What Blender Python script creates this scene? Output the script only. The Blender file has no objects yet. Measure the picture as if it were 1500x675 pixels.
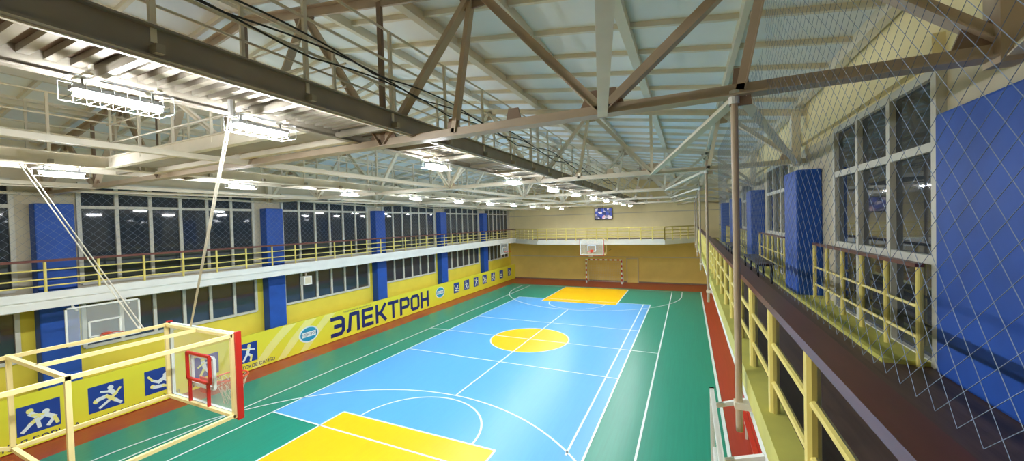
import bpy, bmesh, math, random
from mathutils import Vector, Matrix
random.seed(3)
S = bpy.context.scene
S.view_settings.view_transform = 'Standard'
V = Vector

# ------------------------------------------------------------ materials
def lin(c):
    c = c/255.0
    return c/12.92 if c <= 0.04045 else ((c+0.055)/1.055)**2.4
def mat(name, rgb, rough=0.5, var=0.06, scale=3.0, stretch=(1,1,1), metal=0.0, spec=0.5, emit=0.0, bump=0.0, coat=0.0):
    m = bpy.data.materials.new(name); m.use_nodes = True
    nt = m.node_tree; b = nt.nodes['Principled BSDF']
    col = [lin(v) for v in rgb]
    b.inputs['Roughness'].default_value = rough
    b.inputs['Metallic'].default_value = metal
    b.inputs['Specular IOR Level'].default_value = spec
    b.inputs['Coat Weight'].default_value = coat
    b.inputs['Coat Roughness'].default_value = 0.2
    tc = nt.nodes.new('ShaderNodeTexCoord'); mp = nt.nodes.new('ShaderNodeMapping')
    mp.inputs['Scale'].default_value = stretch
    nz = nt.nodes.new('ShaderNodeTexNoise'); nz.inputs['Scale'].default_value = scale
    nz.inputs['Detail'].default_value = 4
    cr = nt.nodes.new('ShaderNodeMix'); cr.data_type = 'RGBA'
    cr.inputs[6].default_value = [max(0, v*(1-var*2)) for v in col]+[1]
    cr.inputs[7].default_value = [min(1, v*(1+var*2)) for v in col]+[1]
    nt.links.new(tc.outputs['Object'], mp.inputs['Vector'])
    nt.links.new(mp.outputs['Vector'], nz.inputs['Vector'])
    nt.links.new(nz.outputs['Fac'], cr.inputs[0])
    nt.links.new(cr.outputs[2], b.inputs['Base Color'])
    if bump:
        bp = nt.nodes.new('ShaderNodeBump'); bp.inputs['Strength'].default_value = bump
        bp.inputs['Distance'].default_value = 0.01
        nt.links.new(nz.outputs['Fac'], bp.inputs['Height']); nt.links.new(bp.outputs['Normal'], b.inputs['Normal'])
    if emit:
        b.inputs['Emission Color'].default_value = col+[1]
        b.inputs['Emission Strength'].default_value = emit
    return m
FL = dict(stretch=(9, .35, 1), scale=2.0)
M_green = mat('paint_green', (28, 142, 120), .34, .07, **FL)
M_blue = mat('paint_sky_blue', (92, 172, 234), .32, .04, **FL)
M_yel = mat('paint_yellow', (255, 198, 8), .34, .03, **FL)
M_red = mat('paint_red_brown', (168, 58, 44), .34, .1, **FL)
M_line = mat('paint_white_line', (225, 238, 240), .35, .03)
M_wally = mat('wall_yellow', (232, 212, 70), .6, .05, 1.5)
M_wallo = mat('wall_ochre', (228, 204, 116), .6, .06, 1.2)
M_wallp = mat('wall_pale_yellow', (238, 224, 174), .6, .05, 1.2)
M_wallc = mat('wall_cream', (204, 194, 168), .65, .08, 1.5)
M_white = mat('white_paint', (226, 228, 224), .5, .05, 2)
M_cage = mat('cage_wire', (150, 152, 150), .5, .05, 2)
M_pad = mat('blue_padding', (20, 78, 172), .55, .14, 2.5, bump=.2)
M_cream = mat('cream_steel', (226, 218, 198), .45, .06, 4)
M_brown = mat('beige_brown_steel', (186, 168, 144), .45, .10, 3)
M_gusset = mat('brown_gusset', (136, 114, 94), .5, .1, 3)
M_grey = mat('grey_steel', (146, 138, 126), .5, .12, 3)
M_dgrey = mat('dull_beige_steel', (160, 152, 136), .6, .12, 3)
M_roof = mat('roof_panel', (242, 244, 242), .7, .05, .8)
M_rib = mat('roof_rib', (232, 224, 204), .65, .06, 1.5)
M_rail = mat('yellow_rail_paint', (228, 212, 120), .35, .08, 5)
M_hand = mat('handrail_wood', (96, 46, 38), .38, .2, 4, stretch=(3, .4, 3), coat=.15)
M_plank = mat('balcony_boards', (88, 68, 58), .5, .3, 3, stretch=(7, .4, 1), bump=.3)
M_curb = mat('curb_yellow', (196, 192, 92), .5, .12, 3)
M_glass = mat('night_glass', (50, 57, 66), .03, .1, 1, spec=.75)
M_frame = mat('window_frame', (206, 204, 192), .5, .08, 3)
M_ban = mat('banner_yellow', (228, 224, 60), .4, .03, .7)
M_band = mat('banner_pale', (236, 234, 140), .4, .02)
M_navy = mat('banner_navy', (22, 36, 104), .4, .04)
M_icon = mat('icon_blue', (24, 62, 150), .4, .04)
M_cyan = mat('logo_cyan', (40, 150, 190), .4, .04)
M_bcream = mat('hoop_frame_cream', (238, 222, 160), .35, .05, 5)
M_redp = mat('red_paint', (188, 36, 34), .35, .08, 5)
M_org = mat('rim_orange', (214, 70, 36), .35, .06, 5)
M_rope = mat('rope_white', (214, 210, 196), .7, .05, 20)
M_net = mat('net_cord', (126, 142, 166), .8, .05, 20)
M_tube = mat('led_tube', (244, 249, 255), .5, 0.0, 1, emit=540)
M_black = mat('black_plastic', (18, 18, 20), .5, .1, 5)
M_bench = mat('bench_wood', (60, 40, 30), .4, .2, 4, stretch=(1, .3, 1))
M_clear = bpy.data.materials.new('clear_board'); M_clear.use_nodes = True
_nt = M_clear.node_tree; _b = _nt.nodes['Principled BSDF']
_b.inputs['Base Color'].default_value = (.75, .8, .8, 1); _b.inputs['Roughness'].default_value = .1
_b.inputs['Alpha'].default_value = .2
M_scr = bpy.data.materials.new('screen_picture'); M_scr.use_nodes = True
_nt = M_scr.node_tree; _b = _nt.nodes['Principled BSDF']
_tc = _nt.nodes.new('ShaderNodeTexCoord'); _v = _nt.nodes.new('ShaderNodeTexVoronoi'); _v.inputs['Scale'].default_value = 4
_r = _nt.nodes.new('ShaderNodeValToRGB')
_e = _r.color_ramp.elements; _e[0].color = (.05, .08, .4, 1); _e[1].color = (.5, .08, .05, 1)
_x = _e.new(.5); _x.color = (.02, .03, .08, 1); _x = _e.new(.8); _x.color = (.5, .45, .5, 1)
_nt.links.new(_tc.outputs['Object'], _v.inputs['Vector']); _nt.links.new(_v.outputs['Color'], _r.inputs[0])
_nt.links.new(_r.outputs[0], _b.inputs['Emission Color']); _nt.links.new(_r.outputs[0], _b.inputs['Base Color'])
_b.inputs['Emission Strength'].default_value = 1.2

# ------------------------------------------------------------ mesh builder
class MB:
    def __init__(s): s.v = []; s.f = []; s.m = []; s.mats = []
    def mi(s, m):
        if m not in s.mats: s.mats.append(m)
        return s.mats.index(m)
    def add(s, vs, fs, m):
        o = len(s.v); k = s.mi(m); s.v += [tuple(p) for p in vs]
        for f in fs: s.f.append([i+o for i in f]); s.m.append(k)
    def box(s, x0, x1, y0, y1, z0, z1, m):
        vs = [(x, y, z) for z in (z0, z1) for y in (y0, y1) for x in (x0, x1)]
        s.add(vs, [(0,2,3,1),(4,5,7,6),(0,1,5,4),(2,6,7,3),(0,4,6,2),(1,3,7,5)], m)
    def prism(s, p, q, sec, m, up=(0, 0, 1)):
        p = V(p); q = V(q); d = (q-p).normalized(); up = V(up)
        a = d.cross(up)
        if a.length < 1e-4: a = d.cross(V((0, 1, 0)))
        a.normalize(); b = a.cross(d)
        n = len(sec); vs = [p+a*x+b*y for x, y in sec]+[q+a*x+b*y for x, y in sec]
        fs = [(i, (i+1) % n, n+(i+1) % n, n+i) for i in range(n)]
        fs += [tuple(range(n))[::-1], tuple(range(n, 2*n))]
        s.add(vs, fs, m)
    def beam(s, p, q, w, h, m, up=(0, 0, 1)):
        s.prism(p, q, [(-w/2,-h/2),(w/2,-h/2),(w/2,h/2),(-w/2,h/2)], m, up)
    def tee(s, p, q, w, h, m, up=(0, 0, 1), t=.014):
        s.prism(p, q, [(-w/2,-h/2),(w/2,-h/2),(w/2,-h/2+t),(t*1.3,-h/2+t),(t*1.3,h/2),(-t*1.3,h/2),(-t*1.3,-h/2+t),(-w/2,-h/2+t)], m, up)
    def ibeam(s, p, q, w, h, m, t=.015, up=(0, 0, 1)):
        s.prism(p, q, [(-w/2,-h/2),(w/2,-h/2),(w/2,-h/2+t),(t/2,-h/2+t),(t/2,h/2-t),(w/2,h/2-t),(w/2,h/2),(-w/2,h/2),(-w/2,h/2-t),(-t/2,h/2-t),(-t/2,-h/2+t),(-w/2,-h/2+t)], m, up)
    def tube(s, p, q, r, m, n=8):
        s.prism(p, q, [(r*math.cos(2*math.pi*i/n), r*math.sin(2*math.pi*i/n)) for i in range(n)], m)
    def path(s, pts, r, m, n=6):
        for a, b in zip(pts[:-1], pts[1:]): s.tube(a, b, r, m, n)
    def poly(s, pts, m): s.add(pts, [tuple(range(len(pts)))], m)
    def obj(s, name, parent=None, loc=None, smooth=False):
        me = bpy.data.meshes.new(name); me.from_pydata(s.v, [], s.f)
        for m in s.mats: me.materials.append(m)
        for p, k in zip(me.polygons, s.m): p.material_index = k; p.use_smooth = smooth
        bm = bmesh.new(); bm.from_mesh(me); bmesh.ops.recalc_face_normals(bm, faces=bm.faces); bm.to_mesh(me); bm.free()
        o = bpy.data.objects.new(name, me); S.collection.objects.link(o)
        if loc: o.location = loc
        if parent: o.parent = parent
        return o
def empty(name, loc=(0, 0, 0)):
    e = bpy.data.objects.new(name, None); e.location = loc; e.empty_display_size = .2
    S.collection.objects.link(e); return e

# ------------------------------------------------------------ dimensions
XL, XR = -15.9, 2.31
YB, YN = 33.7, -2.4
XC = -6.75
H = 5.4
ZB = 3.8
ZT = 6.55
def ztop(x): return 7.56+.15*(2.3-x) if x > -6.8 else 7.56+.15*(x+15.9)
COLS = [4.05, 10.05, 16.0, 22.0, 28.0]

# ------------------------------------------------------------ floor
b = MB(); b.box(XL-.3, XR+.3, YN-.3, YB+.3, -.2, 0, M_red); floor = b.obj('floor')
def flat(b, x0, x1, y0, y1, z, m): b.poly([(x0,y0,z),(x1,y0,z),(x1,y1,z),(x0,y1,z)], m)
b = MB(); flat(b, -14.3, .8, .6, 30.6, .003, M_green); b.obj('green_surround', floor)
b = MB(); flat(b, -11.25, -2.25, 7.05, 25.15, .006, M_blue); b.obj('blue_court', floor)
b = MB()
flat(b, -9.25, -4.25, 2.1, 7.85, .009, M_yel); flat(b, -9.25, -4.25, 24.4, 30.15, .009, M_yel)
b.poly([(XC+1.8*math.cos(t*math.pi/32), 16.1+1.8*math.sin(t*math.pi/32), .009) for t in range(64)], M_yel)
b.obj('yellow_zones', floor)
b = MB(); LZ = .012
def ln(x0, y0, x1, y1, w=.055):
    d = V((x1-x0, y1-y0, 0)).normalized(); n = V((-d.y, d.x, 0))*w/2; p = V((x0, y0, LZ)); q = V((x1, y1, LZ))
    b.poly([p-n, q-n, q+n, p+n], M_line)
def arc(cx, cy, r, a0, a1, w=.055, n=64):
    for i in range(n):
        t0 = math.radians(a0+(a1-a0)*i/n); t1 = math.radians(a0+(a1-a0)*(i+1)/n)
        b.poly([(cx+(r-w/2)*math.cos(t0), cy+(r-w/2)*math.sin(t0), LZ), (cx+(r+w/2)*math.cos(t0), cy+(r+w/2)*math.sin(t0), LZ),
                (cx+(r+w/2)*math.cos(t1), cy+(r+w/2)*math.sin(t1), LZ), (cx+(r-w/2)*math.cos(t1), cy+(r-w/2)*math.sin(t1), LZ)], M_line)
for x in (-12.35, -1.17): ln(x, 2.1, x, 30.15)
for x in (-11.25, -2.25): ln(x, 7.05, x, 25.15)
ln(-11.25, 2.1, -11.25, 7.05)
ln(-2.66, 8.3, -2.66, 25.15)
for y in (7.05, 25.15, 13.05, 19.1): ln(-11.25, y, -2.25, y)
ln(-12.35, 16.1, -1.17, 16.1)
for y in (2.1, 30.15): ln(-12.35, y, -1.17, y)
ln(XC, 9.95, XC, 22.25)
for y0, y1 in ((2.1, 7.85), (24.4, 30.15)):
    for x in (-9.25, -4.25): ln(x, y0, x, y1)
ln(-9.25, 7.85, -4.25, 7.85); ln(-9.25, 24.4, -4.25, 24.4)
arc(XC, 16.1, 1.8, 0, 360)
arc(XC, 7.85, 1.85, 0, 180); arc(XC, 24.4, 1.85, 180, 360)
arc(XC, 3.7, 6.25, 0, 180); arc(XC, 28.55, 6.25, 180, 360)
for x in (XC-6.25, XC+6.25): ln(x, 2.1, x, 3.7); ln(x, 28.55, x, 30.15)
ln(.75, .6, .75, 30.6, .08)
b.obj('court_lines', floor)

# ------------------------------------------------------------ walls
b = MB(); b.box(XL-.3, XL, YN, YB, 0, 3.6, M_wally); b.box(XL-.3, XL, YN, YB, 3.6, 8.0, M_wallc); wall_left = b.obj('wall_left')
b = MB(); b.box(XR, XR+.3, YN, YB, 0, 3.6, M_wally); b.box(XR, XR+.3, YN, YB, 3.6, 6.8, M_wallc)
b.box(XR, XR+.3, YN, YB, 6.8, 8.0, M_wallp); b.obj('wall_right')
for nm, y0, y1 in (('wall_back', YB, YB+.3), ('wall_front', YN-.3, YN)):
    b = MB(); b.box(XL-.3, XR+.3, y0, y1, 0, 3.5, M_wallo); b.box(XL-.3, XR+.3, y0, y1, 3.5, 9.3, M_wallp)
    b.obj(nm)
b = MB(); b.box(XL, XR, YB-.03, YB, 2.15, 2.22, M_wallc); b.box(XL, XR, YB-.02, YB, 0, .12, M_gusset); b.box(XL, XR, YB-.05, YB, 5.95, 6.02, M_wallc); b.obj('trim_1')
b = MB(); b.box(XR-.1, XR, 5.2, YB, 6.9, 7.15, M_wallp); b.obj('trim_2')

# ------------------------------------------------------------ ceiling
b = MB()
def slope(x0, x1, y0, y1, dz0, dz1, m):
    p = [(x0, y0, ztop(x0)+dz0), (x1, y0, ztop(x1)+dz0), (x1, y1, ztop(x1)+dz0), (x0, y1, ztop(x0)+dz0)]
    q = [(x, y, z+dz1-dz0) for x, y, z in p]
    b.add(p+q, [(0,1,2,3),(4,5,6,7),(0,1,5,4),(1,2,6,5),(2,3,7,6),(3,0,4,7)], m)
slope(-6.8, XR+.3, YN-.3, YB+.3, .3, .5, M_roof); slope(XL-.3, -6.8, YN-.3, YB+.3, .3, .5, M_roof)
ceiling = b.obj('ceiling')
b = MB()
x = 2.2
while x > -15.9:
    w = .07 if abs(((2.2-x)/3) % 1) < .01 else .04
    b.box(x-w, x+w, YN, YB, ztop(x)+.14, ztop(x)+.34, M_rib); x -= 1.5
y = YN+.35
while y < YB:
    slope(-6.8, XR, y-.03, y+.03, .22, .32, M_rib); slope(XL, -6.8, y-.03, y+.03, .22, .32, M_rib); y += 1.0
b.obj('ceiling_ribs', ceiling)

# ------------------------------------------------------------ trusses
BN = [2.2, -.8, -3.8, -6.8, -9.8, -12.8, -15.8]
TN = [.7, -2.3, -5.3, -8.3, -11.3, -14.3]
def gusset(b, x, y, z, w, h, m, flip=1):
    b.add([(x-w/2, y-.012, z), (x+w/2, y-.012, z), (x+w*.28, y-.012, z+h*flip), (x-w*.28, y-.012, z+h*flip),
           (x-w/2, y+.012, z), (x+w/2, y+.012, z), (x+w*.28, y+.012, z+h*flip), (x-w*.28, y+.012, z+h*flip)],
          [(0,1,2,3),(4,5,6,7),(0,1,5,4),(1,2,6,5),(2,3,7,6),(3,0,4,7)], m)
def truss(y, m, mg):
    b = MB()
    b.tee((XL+.05, y, ZT), (XR-.02, y, ZT), .17, .11, m)
    pts = [XL+.05]+TN[::-1]+[XR-.02]+[-6.8]; pts = sorted(set(pts))
    for x0, x1 in zip(pts[:-1], pts[1:]): b.tee((x0, y, ztop(x0)), (x1, y, ztop(x1)), .17, -.12, m)
    for i, x in enumerate(TN):
        b.tee((BN[i], y, ZT), (x, y, ztop(x)), .12, .10, m); b.tee((BN[i+1], y, ZT), (x, y, ztop(x)), .12, .10, m)
        gusset(b, x, y, ztop(x)+.02, .5, .26, mg, -1)
    for x in BN[1:-1]:
        b.beam((x, y, ZT), (x, y, ztop(x)), .05, .07, mg if m is M_brown else m, up=(1, 0, 0)); gusset(b, x, y, ZT-.02, .52, .24, mg)
    for x in (2.12, -15.72): b.beam((x, y, ZT-.1), (x, y, ztop(x)), .18, .16, m, up=(1, 0, 0))
    for x, s in ((2.2, -1), (-15.8, 1)): gusset(b, x+s*.2, y, ZT-.02, .4, .25, mg)
    b.tee((.45, y, ZT), (.7, y, ztop(.7)), .1, .08, m); gusset(b, .45, y, ZT-.14, .18, .34, mg)
    for x in (-2.65, -1.82): gusset(b, x, y, ZT-.02, .22, .2, mg)
    b.tee((-2.65, y, ZT), (-2.33, y, ztop(-2.3)), .09, .08, m)
    return b.obj('roof_truss')
truss(-1.9, M_brown, M_gusset)
for i, y in enumerate(COLS): truss(y, M_brown if i == 0 else M_cream, M_gusset if i == 0 else M_brown)  # nearest truss browner than the rest: its shade is put into the colour
b = MB(); YS = [-1.9]+COLS+[YB]
for a, c in zip(YS[:-1], YS[1:]):
    for x in (-6.8, -12.8): b.tee((x, a, ZT), (x, c, ZT), .1, .08, M_cream)
    b.tee((.45, a, ZT-.03), (2.15, c, ZT-.03), .1, .07, M_cream); b.tee((.45, a, ZT-.03), (-.8, c, ZT-.03), .1, .07, M_cream)
    b.tee((-14.05, a, ZT-.03), (-15.75, c, ZT-.03), .1, .07, M_cream); b.tee((-14.05, a, ZT-.03), (-12.8, c, ZT-.03), .1, .07, M_cream)
    mid = (a+c)/2
    b.tee((-6.8, a, ZT), (-6.8, mid, ztop(-6.8)), .09, .07, M_cream, up=(1, 0, 0)); b.tee((-6.8, c, ZT), (-6.8, mid, ztop(-6.8)), .09, .07, M_cream, up=(1, 0, 0))
b.obj('roof_bracing')

# ------------------------------------------------------------ catwalks
def catwalk(name, x0, x1, near):
    b = MB(); m = M_grey if near else M_cream; z = ZT+.14
    b.ibeam((x0, YN, z), (x0, YB-.5, z), .09, .2, M_dgrey if near else M_cream); b.ibeam((x1, YN, z), (x1, YB-.5, z), .1, .22, m)
    y = YN
    while y < YB-.5:
        b.box(x0, x1, y, y+.06, z+.0, z+.05, M_dgrey); y += .13 if y < 12 else .3
    b.box(x0+.02, x1-.02, YN, YB-.5, z+.055, z+.065, M_gusset)
    b.box(x1-.03, x1+.0, YN, YB-.5, z-.125, z-.112, M_cream)
    y = YN+.3
    while y < YB-.5:
        for x in (x0, x1): b.beam((x, y, z), (x, y, z+1.08), .035, .035, M_cream)
        b.beam((x0-.1, y, z-.06), (x1+.1, y, z-.06), .05, .06, M_dgrey); y += 1.15
    for x in (x0, x1):
        for h in (.4, .72, 1.08): b.tube((x, YN, z+h), (x, YB-.5, z+h), .015, M_cream, 6)
    return b.obj(name)
catwalk('maintenance_catwalk', -4.25, -3.28, True)
catwalk('maintenance_catwalk', -10.5, -9.55, False)
b = MB(); z = ZT+.14
b.ibeam((-9.5, 3.2, z), (-4.3, 3.2, z), .1, .2, M_cream); b.ibeam((-9.5, 3.9, z), (-4.3, 3.9, z), .1, .2, M_cream)
b.box(-9.5, -4.3, 3.25, 3.85, z-.02, z+.01, M_dgrey)
x = -9.4
while x < -4.3:
    for y in (3.2, 3.9): b.beam((x, y, z), (x, y, z+1.0), .03, .03, M_cream)
    x += 1.05
for y in (3.2, 3.9):
    for h in (.35, .68, 1.0): b.tube((-9.5, y, z+h), (-4.3, y, z+h), .014, M_cream, 6)
b.obj('cross_catwalk')
b = MB()
for k in range(3):
    pts = []; y = -2.0
    while y < 20:
        pts.append((-3.2+.02*k, y, ZT+.45+.05*k+.10*abs(math.sin(y*1.3+k)))); y += .25
    b.path(pts, .009, M_black, 5)
b.obj('electric_cable')

# ------------------------------------------------------------ lights
def fixture_mesh():
    b = MB()
    b.box(-.05, .05, -.26, .26, .025, .055, M_cage)
    for x in (-.035, .035): b.tube((x, -.24, 0), (x, .24, 0), .014, M_tube, 8)
    X0, X1, Y0, Y1, Z0, Z1 = -.12, .12, -.29, .29, -.04, .1
    for zz in (Z0, Z1): b.path([(X0,Y0,zz),(X1,Y0,zz),(X1,Y1,zz),(X0,Y1,zz),(X0,Y0,zz)], .0035, M_cage, 4)
    for i in range(9):
        y = Y0+(Y1-Y0)*i/8
        b.path([(X0,y,Z1),(X0,y,Z0),(X1,y,Z0),(X1,y,Z1)], .0025, M_cage, 4)
    for y in (-.2, .2): b.tube((0, y, .055), (0, y, .14), .008, M_cage, 5)
    b.box(-.12, .12, -.22, -.18, .12, .14, M_cream); b.box(-.12, .12, .18, .22, .12, .14, M_cream)
    return b
fx = fixture_mesh(); fm = None
def fixture(x, y, z):
    global fm
    if fm is None:
        o = fx.obj('ceiling_light'); fm = o.data
    else:
        o = bpy.data.objects.new('ceiling_light', fm); S.collection.objects.link(o)
    o.location = (x, y, z)
    L = bpy.data.lights.new('lamp', 'AREA'); L.shape = 'RECTANGLE'; L.size = .08; L.size_y = .48; L.energy = 76; L.color = (.97, .985, 1)
    lo = bpy.data.objects.new('lamp', L); S.collection.objects.link(lo); lo.parent = o; lo.location = (0, 0, -.018)
for y in (1.42, 2.5, 5.5, 8.7, 11.8, 14.6, 17.6, 20.6, 23.6, 26.6, 30): fixture(-3.98, y, H+1.02)
for y in (-.6, 2.6, 5.4, 8.5, 11.6, 14.6, 17.6, 20.6, 23.6, 26.6, 30): fixture(-9.42, y, H+1.02)

# ------------------------------------------------------------ pillars
def pillar(x0, x1, y0, y1, z0, z1):
    b = MB(); b.box(x0, x1, y0, y1, z0, z1, M_pad); o = b.obj('blue_padded_pillar')
    bv = o.modifiers.new('b', 'BEVEL'); bv.width = .03; bv.segments = 2
for c in COLS: pillar(XL, -15.5, c-.3, c+.42, 0, 6.27)
for c in COLS[1:]: pillar(1.9, XR, c-1.05, c-.05, ZB, 6.27)
pillar(2.2, XR, YN+.4, 5.15, ZB, 6.34)

# ------------------------------------------------------------ windows
wn = [0]
def window(xw, s, y0, y1, z0, z1, nm, trans):
    wn[0] += 1; b = MB()
    def bx(xa, xb, *a):
        b.box(min(xa, xb), max(xa, xb), *a)
    bx(xw, xw+s*.02, y0, y1, z0, z1, M_glass)
    f = .045
    for i in range(nm+1):
        y = y0+(y1-y0)*i/nm; bx(xw, xw+s*.08, y-f, y+f, z0, z1, M_frame)
    for z in [z0, z1]+trans: bx(xw, xw+s*.075, y0, y1, z-f, z+f, M_frame)
    b.obj('window_%d' % wn[0])
ends = [-2.2]+COLS+[33.6]
for a, c in zip(ends[:-1], ends[1:]):
    y0 = a+.6; y1 = c-.6
    if a == -2.2: y0 = -2.2
    window(XL, 1, y0, y1, 4.0, 6.88, 6, [6.2])
    window(XL, 1, y0, y1, 2.15, 3.45, 6, [])
for c in COLS: window(XR, -1, c+1.18, c+4.05, ZB+.02, 6.78, 3, [6.05, 4.9])

# ------------------------------------------------------------ balcony
b = MB()
def slab(pts, z0, z1, m_side, m_top):
    n = len(pts)
    b.add([(x, y, z0) for x, y in pts]+[(x, y, z1) for x, y in pts], [tuple(range(n))]+[(i, (i+1) % n, n+(i+1) % n, n+i) for i in range(n)], m_side)
    b.add([(x, y, z1+.001) for x, y in pts], [tuple(range(n))], m_top)
slab([(XL, YN), (-14.6, YN), (-14.6, 32.2), (XL, 32.2)], 3.58, ZB, M_white, M_plank)
b.box(-14.64, -14.56, -.15, 32.2, ZB, ZB+.2, M_white); b.obj('balcony')
b = MB(); slab([(.5, YN), (XR, YN), (XR, 32.2), (.5, 32.2)], 3.52, ZB, M_white, M_plank)
b.box(.46, .62, -.15, 32.2, ZB-.04, ZB+.16, M_curb); b.box(1.85, XR, 5.3, 32.1, ZB, ZB+.05, M_curb); b.obj('balcony')
b = MB(); slab([(XL, YB), (XL, 32.2), (-14.6, 32.2), (-11.6, 30.0), (-1.6, 30.0), (.5, 32.2), (XR, 32.2), (XR, YB)], 3.5, ZB, M_white, M_plank)
for p, q in (((-14.6, 32.2), (-11.6, 30.0)), ((-11.6, 30), (-1.6, 30)), ((-1.6, 30), (.5, 32.2))):
    b.beam((p[0], p[1], ZB-.1), (q[0], q[1], ZB-.1), .06, .4, M_white)
b.obj('balcony')
b = MB(); slab([(-14.6, YN), (.5, YN), (.5, -.15), (-14.6, -.15)], 3.52, ZB, M_white, M_plank); b.obj('balcony')

def railing(name, pts, z0, ht, sp, bars, r=.02, pr=.03, hand=(.12, .05), wood=M_hand, paint=M_rail, base=0):
    b = MB()
    for (x0, y0), (x1, y1) in zip(pts[:-1], pts[1:]):
        L = math.hypot(x1-x0, y1-y0); n = max(1, round(L/sp))
        for i in range(n+1):
            t = i/n; x = x0+(x1-x0)*t; y = y0+(y1-y0)*t
            b.tube((x, y, z0+base), (x, y, z0+ht-.02), pr, paint, 10)
        for h in bars: b.tube((x0, y0, z0+h), (x1, y1, z0+h), r, paint, 8)
        if hand: b.beam((x0, y0, z0+ht), (x1, y1, z0+ht), hand[0], hand[1], wood)
    return b.obj(name)
railing('balcony_railing', [(.55, -.55), (.55, 32.15)], ZB, .98, .95, [.38, .66], .021, .036, (.13, .05))
railing('balcony_railing', [(-14.6, -.15), (-14.6, 32.2)], ZB, .98, .95, [.35, .52, .75], .018, .028, (.11, .06))
railing('balcony_railing', [(-14.6, 32.2), (-11.6, 30.0), (-1.6, 30.0), (.5, 32.15)], ZB, .98, .8, [.3, .5, .74], .034, .045, (.08, .08), M_rail)
railing('balcony_railing', [(-14.6, -.2), (.5, -.2)], ZB, .98, .95, [.38, .66])
for i, c in enumerate(COLS):
    railing('window_guard_rail', [(2.13, c+1.2), (2.13, c+4.75)], ZB, 1.05, .72, [.3, .62], .018, .03, (.07, .04))

for c in COLS:
    b = MB(); b.tube((.40, c, 3.4), (.40, c, ZT-.05), .03, M_brown, 12)
    b.box(.36, .52, c-.05, c+.05, 3.62, 3.68, M_cream); b.tube((.40, c, ZT-.12), (.40, c, ZT), .045, M_white, 12)
    b.obj('steel_pole')

# ------------------------------------------------------------ banner
ban = empty('advertising_banner', (-15.4, 0, 0))
b = MB(); b.box(-.03, .03, -2.2, 33.5, 0.02, 1.38, M_ban)
b.obj('banner_board', ban)
def onface(pts2, m, name, dx=.034):
    bb = MB()
    for p in pts2: bb.poly([(dx, y, z) for y, z in p], m)
    return bb.obj(name, ban)
sw = []
for k in range(3):
    y = 8.9+k*1.0
    sw.append([(y, .05), (y+.35, .05), (y+1.1, .75), (y+1.9, 1.36), (y+1.3, 1.36), (y+.6, .75)])
onface(sw, M_band, 'swoosh', .032)
def circ(cy, cz, r, n=20, k=1.0): return [(cy+r*k*math.cos(2*math.pi*i/n), cz+r*math.sin(2*math.pi*i/n)) for i in range(n)]
def stroke(y0, z0, y1, z1, w):
    d = V((y1-y0, z1-z0)); d.normalize(); n = V((-d.y, d.x))*w/2
    return [(y0-n.x-d.x*w*.3, z0-n.y-d.y*w*.3), (y1-n.x+d.x*w*.3, z1-n.y+d.y*w*.3), (y1+n.x+d.x*w*.3, z1+n.y+d.y*w*.3), (y0+n.x-d.x*w*.3, z0+n.y-d.y*w*.3)]
figs = [
 ([(.3,.78,.09),(.66,.62,.09)], [(.32,.68,.5,.5,.15),(.5,.5,.3,.32,.12),(.3,.32,.12,.12,.1),(.45,.45,.5,.15,.1),(.35,.62,.6,.55,.08),(.66,.52,.85,.35,.14),(.85,.35,.7,.12,.1),(.85,.35,.92,.12,.1),(.62,.5,.5,.4,.08)]),
 ([(.2,.4,.08),(.62,.8,.09)], [(.25,.45,.5,.5,.14),(.5,.5,.75,.25,.12),(.75,.25,.9,.1,.1),(.6,.7,.75,.5,.15),(.75,.5,.55,.3,.1),(.55,.3,.3,.12,.09),(.55,.66,.35,.72,.08),(.75,.5,.9,.7,.08)]),
 ([(.25,.3,.08),(.7,.66,.09)], [(.3,.25,.6,.22,.14),(.6,.22,.88,.12,.1),(.68,.56,.45,.42,.15),(.45,.42,.25,.55,.1),(.25,.55,.12,.75,.08),(.6,.5,.8,.35,.08)]),
 ([(.35,.82,.09),(.7,.5,.08)], [(.36,.7,.42,.42,.16),(.42,.42,.25,.12,.11),(.42,.42,.6,.12,.11),(.38,.64,.65,.62,.08),(.38,.64,.15,.5,.08),(.7,.42,.85,.2,.1)]),
 ([(.6,.84,.09)], [(.58,.72,.5,.45,.16),(.5,.45,.7,.3,.11),(.7,.3,.65,.08,.1),(.5,.45,.3,.12,.11),(.56,.66,.85,.6,.08),(.56,.66,.25,.75,.08)]),
]
def icon(cy, cz, s, k):
    onface([[(cy-s/2, cz-s/2), (cy+s/2, cz-s/2), (cy+s/2, cz+s/2), (cy-s/2, cz+s/2)]], M_icon, 'icon_square', .036)
    heads, st = figs[k % 5]; P = []
    for hy, hz, r in heads: P.append(circ(cy-s/2+hy*s, cz-s/2+hz*s, r*s, 12))
    for a in st: P.append(stroke(cy-s/2+a[0]*s, cz-s/2+a[1]*s, cy-s/2+a[2]*s, cz-s/2+a[3]*s, a[4]*s))
    for i, p in enumerate(P): onface([p], M_line if i % 3 else M_band, 'figure', .038+.0004*i)
for i, y in enumerate((3.62, 4.88, 6.1, 7.4, 8.75)): icon(y, .72, .74, i)
for i, y in enumerate((23.2, 24.6, 26.0, 27.4, 28.9, 30.5, 32.2)): icon(y, .8, .72, i+2)
def logo(cy, cz, r):
    onface([circ(cy, cz, r, 28, 1.35)], M_line, 'logo_disc', .036); onface([circ(cy, cz, r*.85, 28, 1.35)], M_cyan, 'logo_ring', .038)
    onface([[(cy-r*.95, cz-.12*r/.4), (cy+r*.95, cz-.12*r/.4), (cy+r*.95, cz+.12*r/.4), (cy-r*.95, cz+.12*r/.4)]], M_line, 'logo_band', .040)
logo(11.35, .72, .36); logo(21.2, .82, .38)
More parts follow.
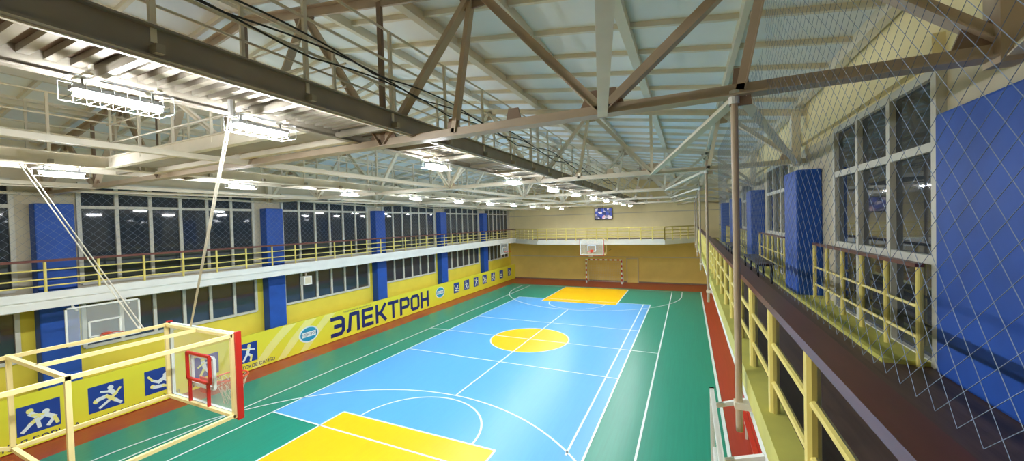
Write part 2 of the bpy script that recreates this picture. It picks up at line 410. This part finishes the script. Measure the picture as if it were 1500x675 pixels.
def text(s, y0, y1, z0, z1, m, bold=0.0, dx=.036, parent=ban):
    cu = bpy.data.curves.new('t', 'FONT'); cu.body = s; cu.size = 1; cu.offset = bold; cu.resolution_u = 6
    o = bpy.data.objects.new('t', cu); S.collection.objects.link(o); bpy.context.view_layer.update()
    me = bpy.data.meshes.new_from_object(o.evaluated_get(bpy.context.evaluated_depsgraph_get()))
    bpy.data.objects.remove(o)
    xs = [v.co.x for v in me.vertices]; ys = [v.co.y for v in me.vertices]
    if not xs: return
    a, c, d, e = min(xs), max(xs), min(ys), max(ys)
    for v in me.vertices:
        v.co = (dx, y0+(v.co.x-a)/(c-a)*(y1-y0), z0+(v.co.y-d)/(e-d)*(z1-z0))
    me.materials.clear(); me.materials.append(m)
    t = bpy.data.objects.new('lettering', me); S.collection.objects.link(t); t.parent = parent
GL = {
 'Э': [[(.05,.93),(.75,.93),(.95,.78),(.95,.22),(.75,.07),(.05,.07)], [(.3,.5),(.95,.5)]],
 'Л': [[(.0,.07),(.15,.1),(.28,.93),(.92,.93),(.92,0)]],
 'Е': [[(.95,.93),(.08,.93),(.08,.07),(.95,.07)], [(.08,.5),(.85,.5)]],
 'К': [[(.08,0),(.08,1)], [(.08,.5),(.45,.5),(.92,.98)], [(.42,.5),(.95,.02)]],
 'Т': [[(.0,.93),(1,.93)], [(.5,.93),(.5,0)]],
 'Р': [[(.08,0),(.08,.93),(.8,.93),(.95,.82),(.95,.5),(.8,.4),(.08,.4)]],
 'О': [[(.08,.2),(.22,.07),(.8,.07),(.94,.2),(.94,.8),(.8,.93),(.22,.93),(.08,.8),(.08,.2)]],
 'Н': [[(.08,0),(.08,1)], [(.93,0),(.93,1)], [(.08,.5),(.93,.5)]],
}
y = 12.5; cw = .74; gp = .21; hh = .9; z0 = .22; P = []; WS = .19
for ch in 'ЭЛЕКТРОН':
    for pl in GL[ch]:
        for (a, c), (d, e) in zip(pl[:-1], pl[1:]):
            P.append(stroke(y+a*cw, z0+c*hh, y+d*cw, z0+e*hh, WS))
    y += cw+gp
bb = MB()
for i, p in enumerate(P): bb.poly([(.036+.0002*(i % 9), yy, zz) for yy, zz in p], M_navy)
bb.obj('lettering', ban)
text('ЭЛЕКТРОН', 10.98, 11.72, .66, .78, M_navy, .0, .042); text('ЭЛЕКТРОН', 20.8, 21.6, .75, .88, M_navy, .0, .042)
text('ГРЕКО-РИМСКАЯ БОРЬБА', 1.6, 4.35, .08, .25, M_navy, .01)
text('ДЗЮДО. РУКОПАШНЫЙ БОЙ', 4.5, 6.6, .08, .24, M_navy, .01)
text('ФЛОРБОЛ', 6.9, 7.9, .08, .24, M_navy, .01)
text('ДЕТСКОЕ САМБО', 8.3, 9.8, .08, .25, M_navy, .01)
text('спортивный комплекс', 13.2, 15.0, 1.2, 1.32, M_navy, .0)

# ------------------------------------------------------------ basketball hoops
def hoop(name, yb, s, cage):
    e = empty(name, (XC, yb, 0))
    x0, x1, z0, z1 = -.9, .9, 2.75, 3.95
    b = MB(); b.box(x0, x1, -.012, .012, z0, z1, M_clear); b.obj('board', e)
    b = MB(); w = .05
    b.box(x0, x1, -.02, .02, z0, z0+w, M_line); b.box(x0, x1, -.02, .02, z1-w, z1, M_line)
    b.box(x0, x0+w, -.02, .02, z0, z1, M_line); b.box(x1-w, x1, -.02, .02, z0, z1, M_line)
    for a, c in (((-.295, 3.05), (.295, 3.05)), ((-.295, 3.5), (.295, 3.5))): b.box(a[0], c[0], -.018, .018, a[1]-.025, a[1]+.025, M_line)
    for x in (-.295, .295): b.box(x-.025, x+.025, -.018, .018, 3.05, 3.5, M_line)
    b.box(x0-.01, x1+.01, -.03, .03, z0-.03, z0+.01, M_redp)
    b.obj('board_frame', e)
    b = MB()
    for x in (x0-.02, x1+.02): b.box(x-.014, x+.014, -.04, .04, z0-.03, z1+.02, M_redp)
    b.obj('edge_padding', e)
    b = MB(); N = 28; R = .225; cy = s*.39; cz = 3.05
    P = [(R*math.cos(2*math.pi*i/N), cy+R*math.sin(2*math.pi*i/N), cz) for i in range(N+1)]
    b.path(P, .012, M_org, 8)
    b.box(-.1, .1, min(0, s*.17), max(0, s*.17), cz-.03, cz+.01, M_org)
    b.box(-.12, .12, s*.02-.01, s*.02+.01, cz-.12, cz+.12, M_org)
    b.path([(-.18, cy-s*.13, cz), (-.1, 0, cz-.1)], .008, M_org); b.path([(.18, cy-s*.13, cz), (.1, 0, cz-.1)], .008, M_org)
    b.obj('rim', e)
    b = MB(); K = 12; rr = [.225, .19, .155, .13, .12]
    for j in range(4):
        for i in range(K):
            for dlt in (.5, -.5):
                a0 = 2*math.pi*(i+.5*(j % 2))/K; a1 = 2*math.pi*(i+.5*(j % 2)+dlt)/K
                b.tube((rr[j]*math.cos(a0), cy+rr[j]*math.sin(a0), cz-.1*j), (rr[j+1]*math.cos(a1), cy+rr[j+1]*math.sin(a1), cz-.1*(j+1)), .004, M_rope, 4)
    b.obj('net', e)
    b = MB(); D = 1.62 if cage else 1.1
    yf = -s*.06; yr = -s*D
    def T(p, q): b.beam(p, q, .044, .044, M_bcream)
    for x in (x0+.02, x1-.02):
        for z in (z0+.03, z1-.03): T((x, yf, z), (x, yr, z))
        T((x, yf, z0), (x, yf, z1)); T((x, yr, z0), (x, yr, z1))
    for yy in (yf, yr):
        for z in (z0+.03, z1-.03): T((x0, yy, z), (x1, yy, z))
    if cage:
        for x in (x0+.02, x1-.02):
            T((x, yr, z1-.03), (x, -3.3, z1-.03)); T((x, yr, z0+.03), (x, -3.3, z0+.8))
        T((0, yf, z1-.03), (0, yr, z1-.03))
        for a, c in (((-.3, .1), (-.3, .5)), ((.3, .1), (.3, .5)), ((-.3, .5), (.3, .5)), ((-.3, .1), (.3, .1)), ((-.25, .1), (-.25, -.3)), ((.25, .1), (.25, -.3))):
            b.beam((a[0], yf, cz+a[1]), (c[0], yf, cz+c[1]), .035, .035, M_redp)
    else:
        for x in (x0+.3, x1-.3): T((x, yr, z1-.03), (x, 33.7-yb, z1+.1)); T((x, yr, z0+.03), (x, 33.7-yb, z0+.1))
    b.obj('support_frame', e)
    if cage:
        b = MB()
        for dx in (0, .05): b.tube((-.25+dx*.4, -.02, z1), (2.78+dx, -1.0, ZT+.02), .008, M_rope, 6)
        for dx in (0, .05): b.tube((-.85, -.4+dx, z1), (-2.85, -1.0+dx, ZT), .009, M_rope, 6)
        b.tube((2.80, -1.0, ZT-.06), (2.80, -1.0, ZT+.1), .03, M_white, 8)
        b.obj('ropes', e)
hoop('basketball_hoop', 3.2, 1, True)
hoop('basketball_hoop', 28.9, -1, False)

def practice(x, y, s, w, z0, h):
    e = empty('practice_backboard', (x, y, 0)); b = MB()
    b.box(-.01, .01, -w/2, w/2, z0, z0+h, M_clear); b.obj('board', e)
    b = MB(); t = .04
    for z in (z0, z0+h-t): b.box(-.02, .02, -w/2, w/2, z, z+t, M_white)
    for y_ in (-w/2, w/2-t): b.box(-.02, .02, y_, y_+t, z0, z0+h, M_white)
    for z in (z0+.15, z0+.55): b.box(-.018, .018, -.3, .3, z-.02, z+.02, M_white)
    for y_ in (-.3, .3): b.box(-.018, .018, y_-.02, y_+.02, z0+.15, z0+.55, M_white)
    for y_ in (-.5, .5): b.beam((-s*.02, y_, z0+h-.1), (-s*.3, y_, 3.55), .04, .04, M_white)
    b.obj('frame', e)
    b = MB(); N = 20
    b.path([(s*.38+.22*math.cos(2*math.pi*i/N), .22*math.sin(2*math.pi*i/N), z0+.2) for i in range(N+1)], .011, M_org, 6)
    b.box(min(0, s*.17), max(0, s*.17), -.08, .08, z0+.17, z0+.21, M_org); b.obj('rim', e)
practice(-14.35, 4.6, 1, 1.45, 2.55, 1.0)
practice(-14.35, 29.2, 1, 1.45, 2.75, 1.0)
practice(.2, 3.9, -1, 1.45, 2.55, 1.0)

# ------------------------------------------------------------ goal
b = MB(); gy = 32.7
def striped(p, q, n):
    p = V(p); q = V(q)
    for i in range(n): b.beam(p+(q-p)*i/n, p+(q-p)*(i+1)/n, .09, .09, M_redp if i % 2 else M_line, up=(0, 1, 0))
striped((-8.15, gy, 0), (-8.15, gy, 2), 10); striped((-5.15, gy, 0), (-5.15, gy, 2), 10); striped((-8.19, gy, 2.03), (-5.11, gy, 2.03), 15)
for x in (-8.15, -5.15):
    b.tube((x, gy, 2), (x, gy+.5, 1.9), .02, M_white); b.tube((x, gy+.5, 1.9), (x, gy+.9, .02), .02, M_white); b.tube((x, gy, .02), (x, gy+.9, .02), .02, M_white)
b.tube((-8.15, gy+.9, .02), (-5.15, gy+.9, .02), .02, M_white)
for i in range(21): b.tube((-8.15+.15*i, gy+.5, 1.9), (-8.15+.15*i, gy+.88, .03), .004, M_rope, 4)
for i in range(13): b.tube((-8.15, gy+.5+.03*i, 1.9-.155*i), (-5.15, gy+.5+.03*i, 1.9-.155*i), .004, M_rope, 4)
b.obj('futsal_goal')

b = MB(); b.box(-7.5, -5.95, YB-.14, YB, 5.45, 6.5, M_black); b.box(-7.44, -6.01, YB-.15, YB-.138, 5.51, 6.44, M_scr); b.obj('wall_screen')
b = MB(); b.box(-4.9, -3.9, YB-.06, YB, 0, 2.1, M_wallc); b.box(-4.82, -3.98, YB-.08, YB-.05, 0, 2.03, M_wallo); b.obj('door_1')

b = MB(); b.box(-14.75, -14.5, 10.6, 10.95, 3.05, 3.4, M_white); b.box(-14.5, -14.49, 10.64, 10.91, 3.09, 3.36, M_wallc)
b.box(-14.66, -14.62, 10.75, 10.8, 3.4, 3.58, M_grey); b.obj('loudspeaker')
for y0 in (10.4, 16.5):
    b = MB(); xa, xb = 1.45, 1.78; zs = ZB+.46
    for k in range(3): b.box(xa+.115*k, xa+.115*k+.1, y0, y0+2.6, zs, zs+.035, M_bench)
    for y in (y0+.2, y0+1.3, y0+2.4):
        b.beam((xa+.03, y, ZB), (xa+.03, y, zs), .045, .045, M_black); b.beam((xb-.03, y, ZB), (xb-.03, y, zs), .045, .045, M_black)
        b.box(xa, xb, y-.03, y+.03, zs-.05, zs, M_black)
    b.obj('wooden_bench')
for y0 in (1.2, 5.0, 9.0):
    b = MB()
    for k in range(3): b.box(1.15+.11*k, 1.25+.11*k, y0, y0+3.2, .42, .46, M_redp)
    for y in (y0+.2, y0+1.6, y0+3.0):
        b.box(1.15, 1.47, y-.03, y+.03, .36, .42, M_white); b.box(1.17, 1.22, y-.03, y+.03, 0, .36, M_white); b.box(1.4, 1.45, y-.03, y+.03, 0, .36, M_white)
    b.obj('team_bench')

def net(name, P0, U, W, nu, nv, sagf, r):
    b = MB()
    def pt(i, j):
        u = i/nu; v = j/nv; p = V(P0)+V(U)*u+V(W)*v
        return p+V((sagf*math.sin(math.pi*u)*math.sin(math.pi*v), 0, 0))
    for i in range(nu):
        for j in range(nv):
            if (i+j) % 2 == 0: b.prism(pt(i, j), pt(i+1, j+1), [(-r, -r), (r, -r), (0, r)], M_net)
            else: b.prism(pt(i+1, j), pt(i, j+1), [(-r, -r), (r, -r), (0, r)], M_net)
    return b.obj(name)
net('protective_net', (.64, -.6, ZB+1.02), (0, 4.6, 0), (0, 0, 2.9), 92, 58, .12, .0009)
net('protective_net', (.64, 4.15, ZB+1.02), (0, 5.8, 0), (0, 0, 2.1), 100, 36, .08, .0011)
net('protective_net', (-14.5, -.1, ZB+1.02), (0, 32, 0), (0, 0, 1.7), 320, 17, .05, .0016)

# ------------------------------------------------------------ camera / world
w = bpy.data.worlds.new('night'); S.world = w; w.use_nodes = True
w.node_tree.nodes['Background'].inputs[0].default_value = (.01, .015, .03, 1)
cd = bpy.data.cameras.new('camera'); cam = bpy.data.objects.new('camera', cd); S.collection.objects.link(cam)
fw = V((-.4216, .9066, -.0201)).normalized(); up = V((.0170, .0301, .9993)); up = (up-fw*up.dot(fw)).normalized(); rt = fw.cross(up)
M = Matrix(((rt.x, up.x, -fw.x, 0), (rt.y, up.y, -fw.y, 0), (rt.z, up.z, -fw.z, H), (0, 0, 0, 1)))
cam.matrix_world = M
cd.sensor_width = 36; cd.sensor_fit = 'HORIZONTAL'; cd.lens = 556/1500*36; cd.clip_start = .02; cd.clip_end = 200
S.camera = cam
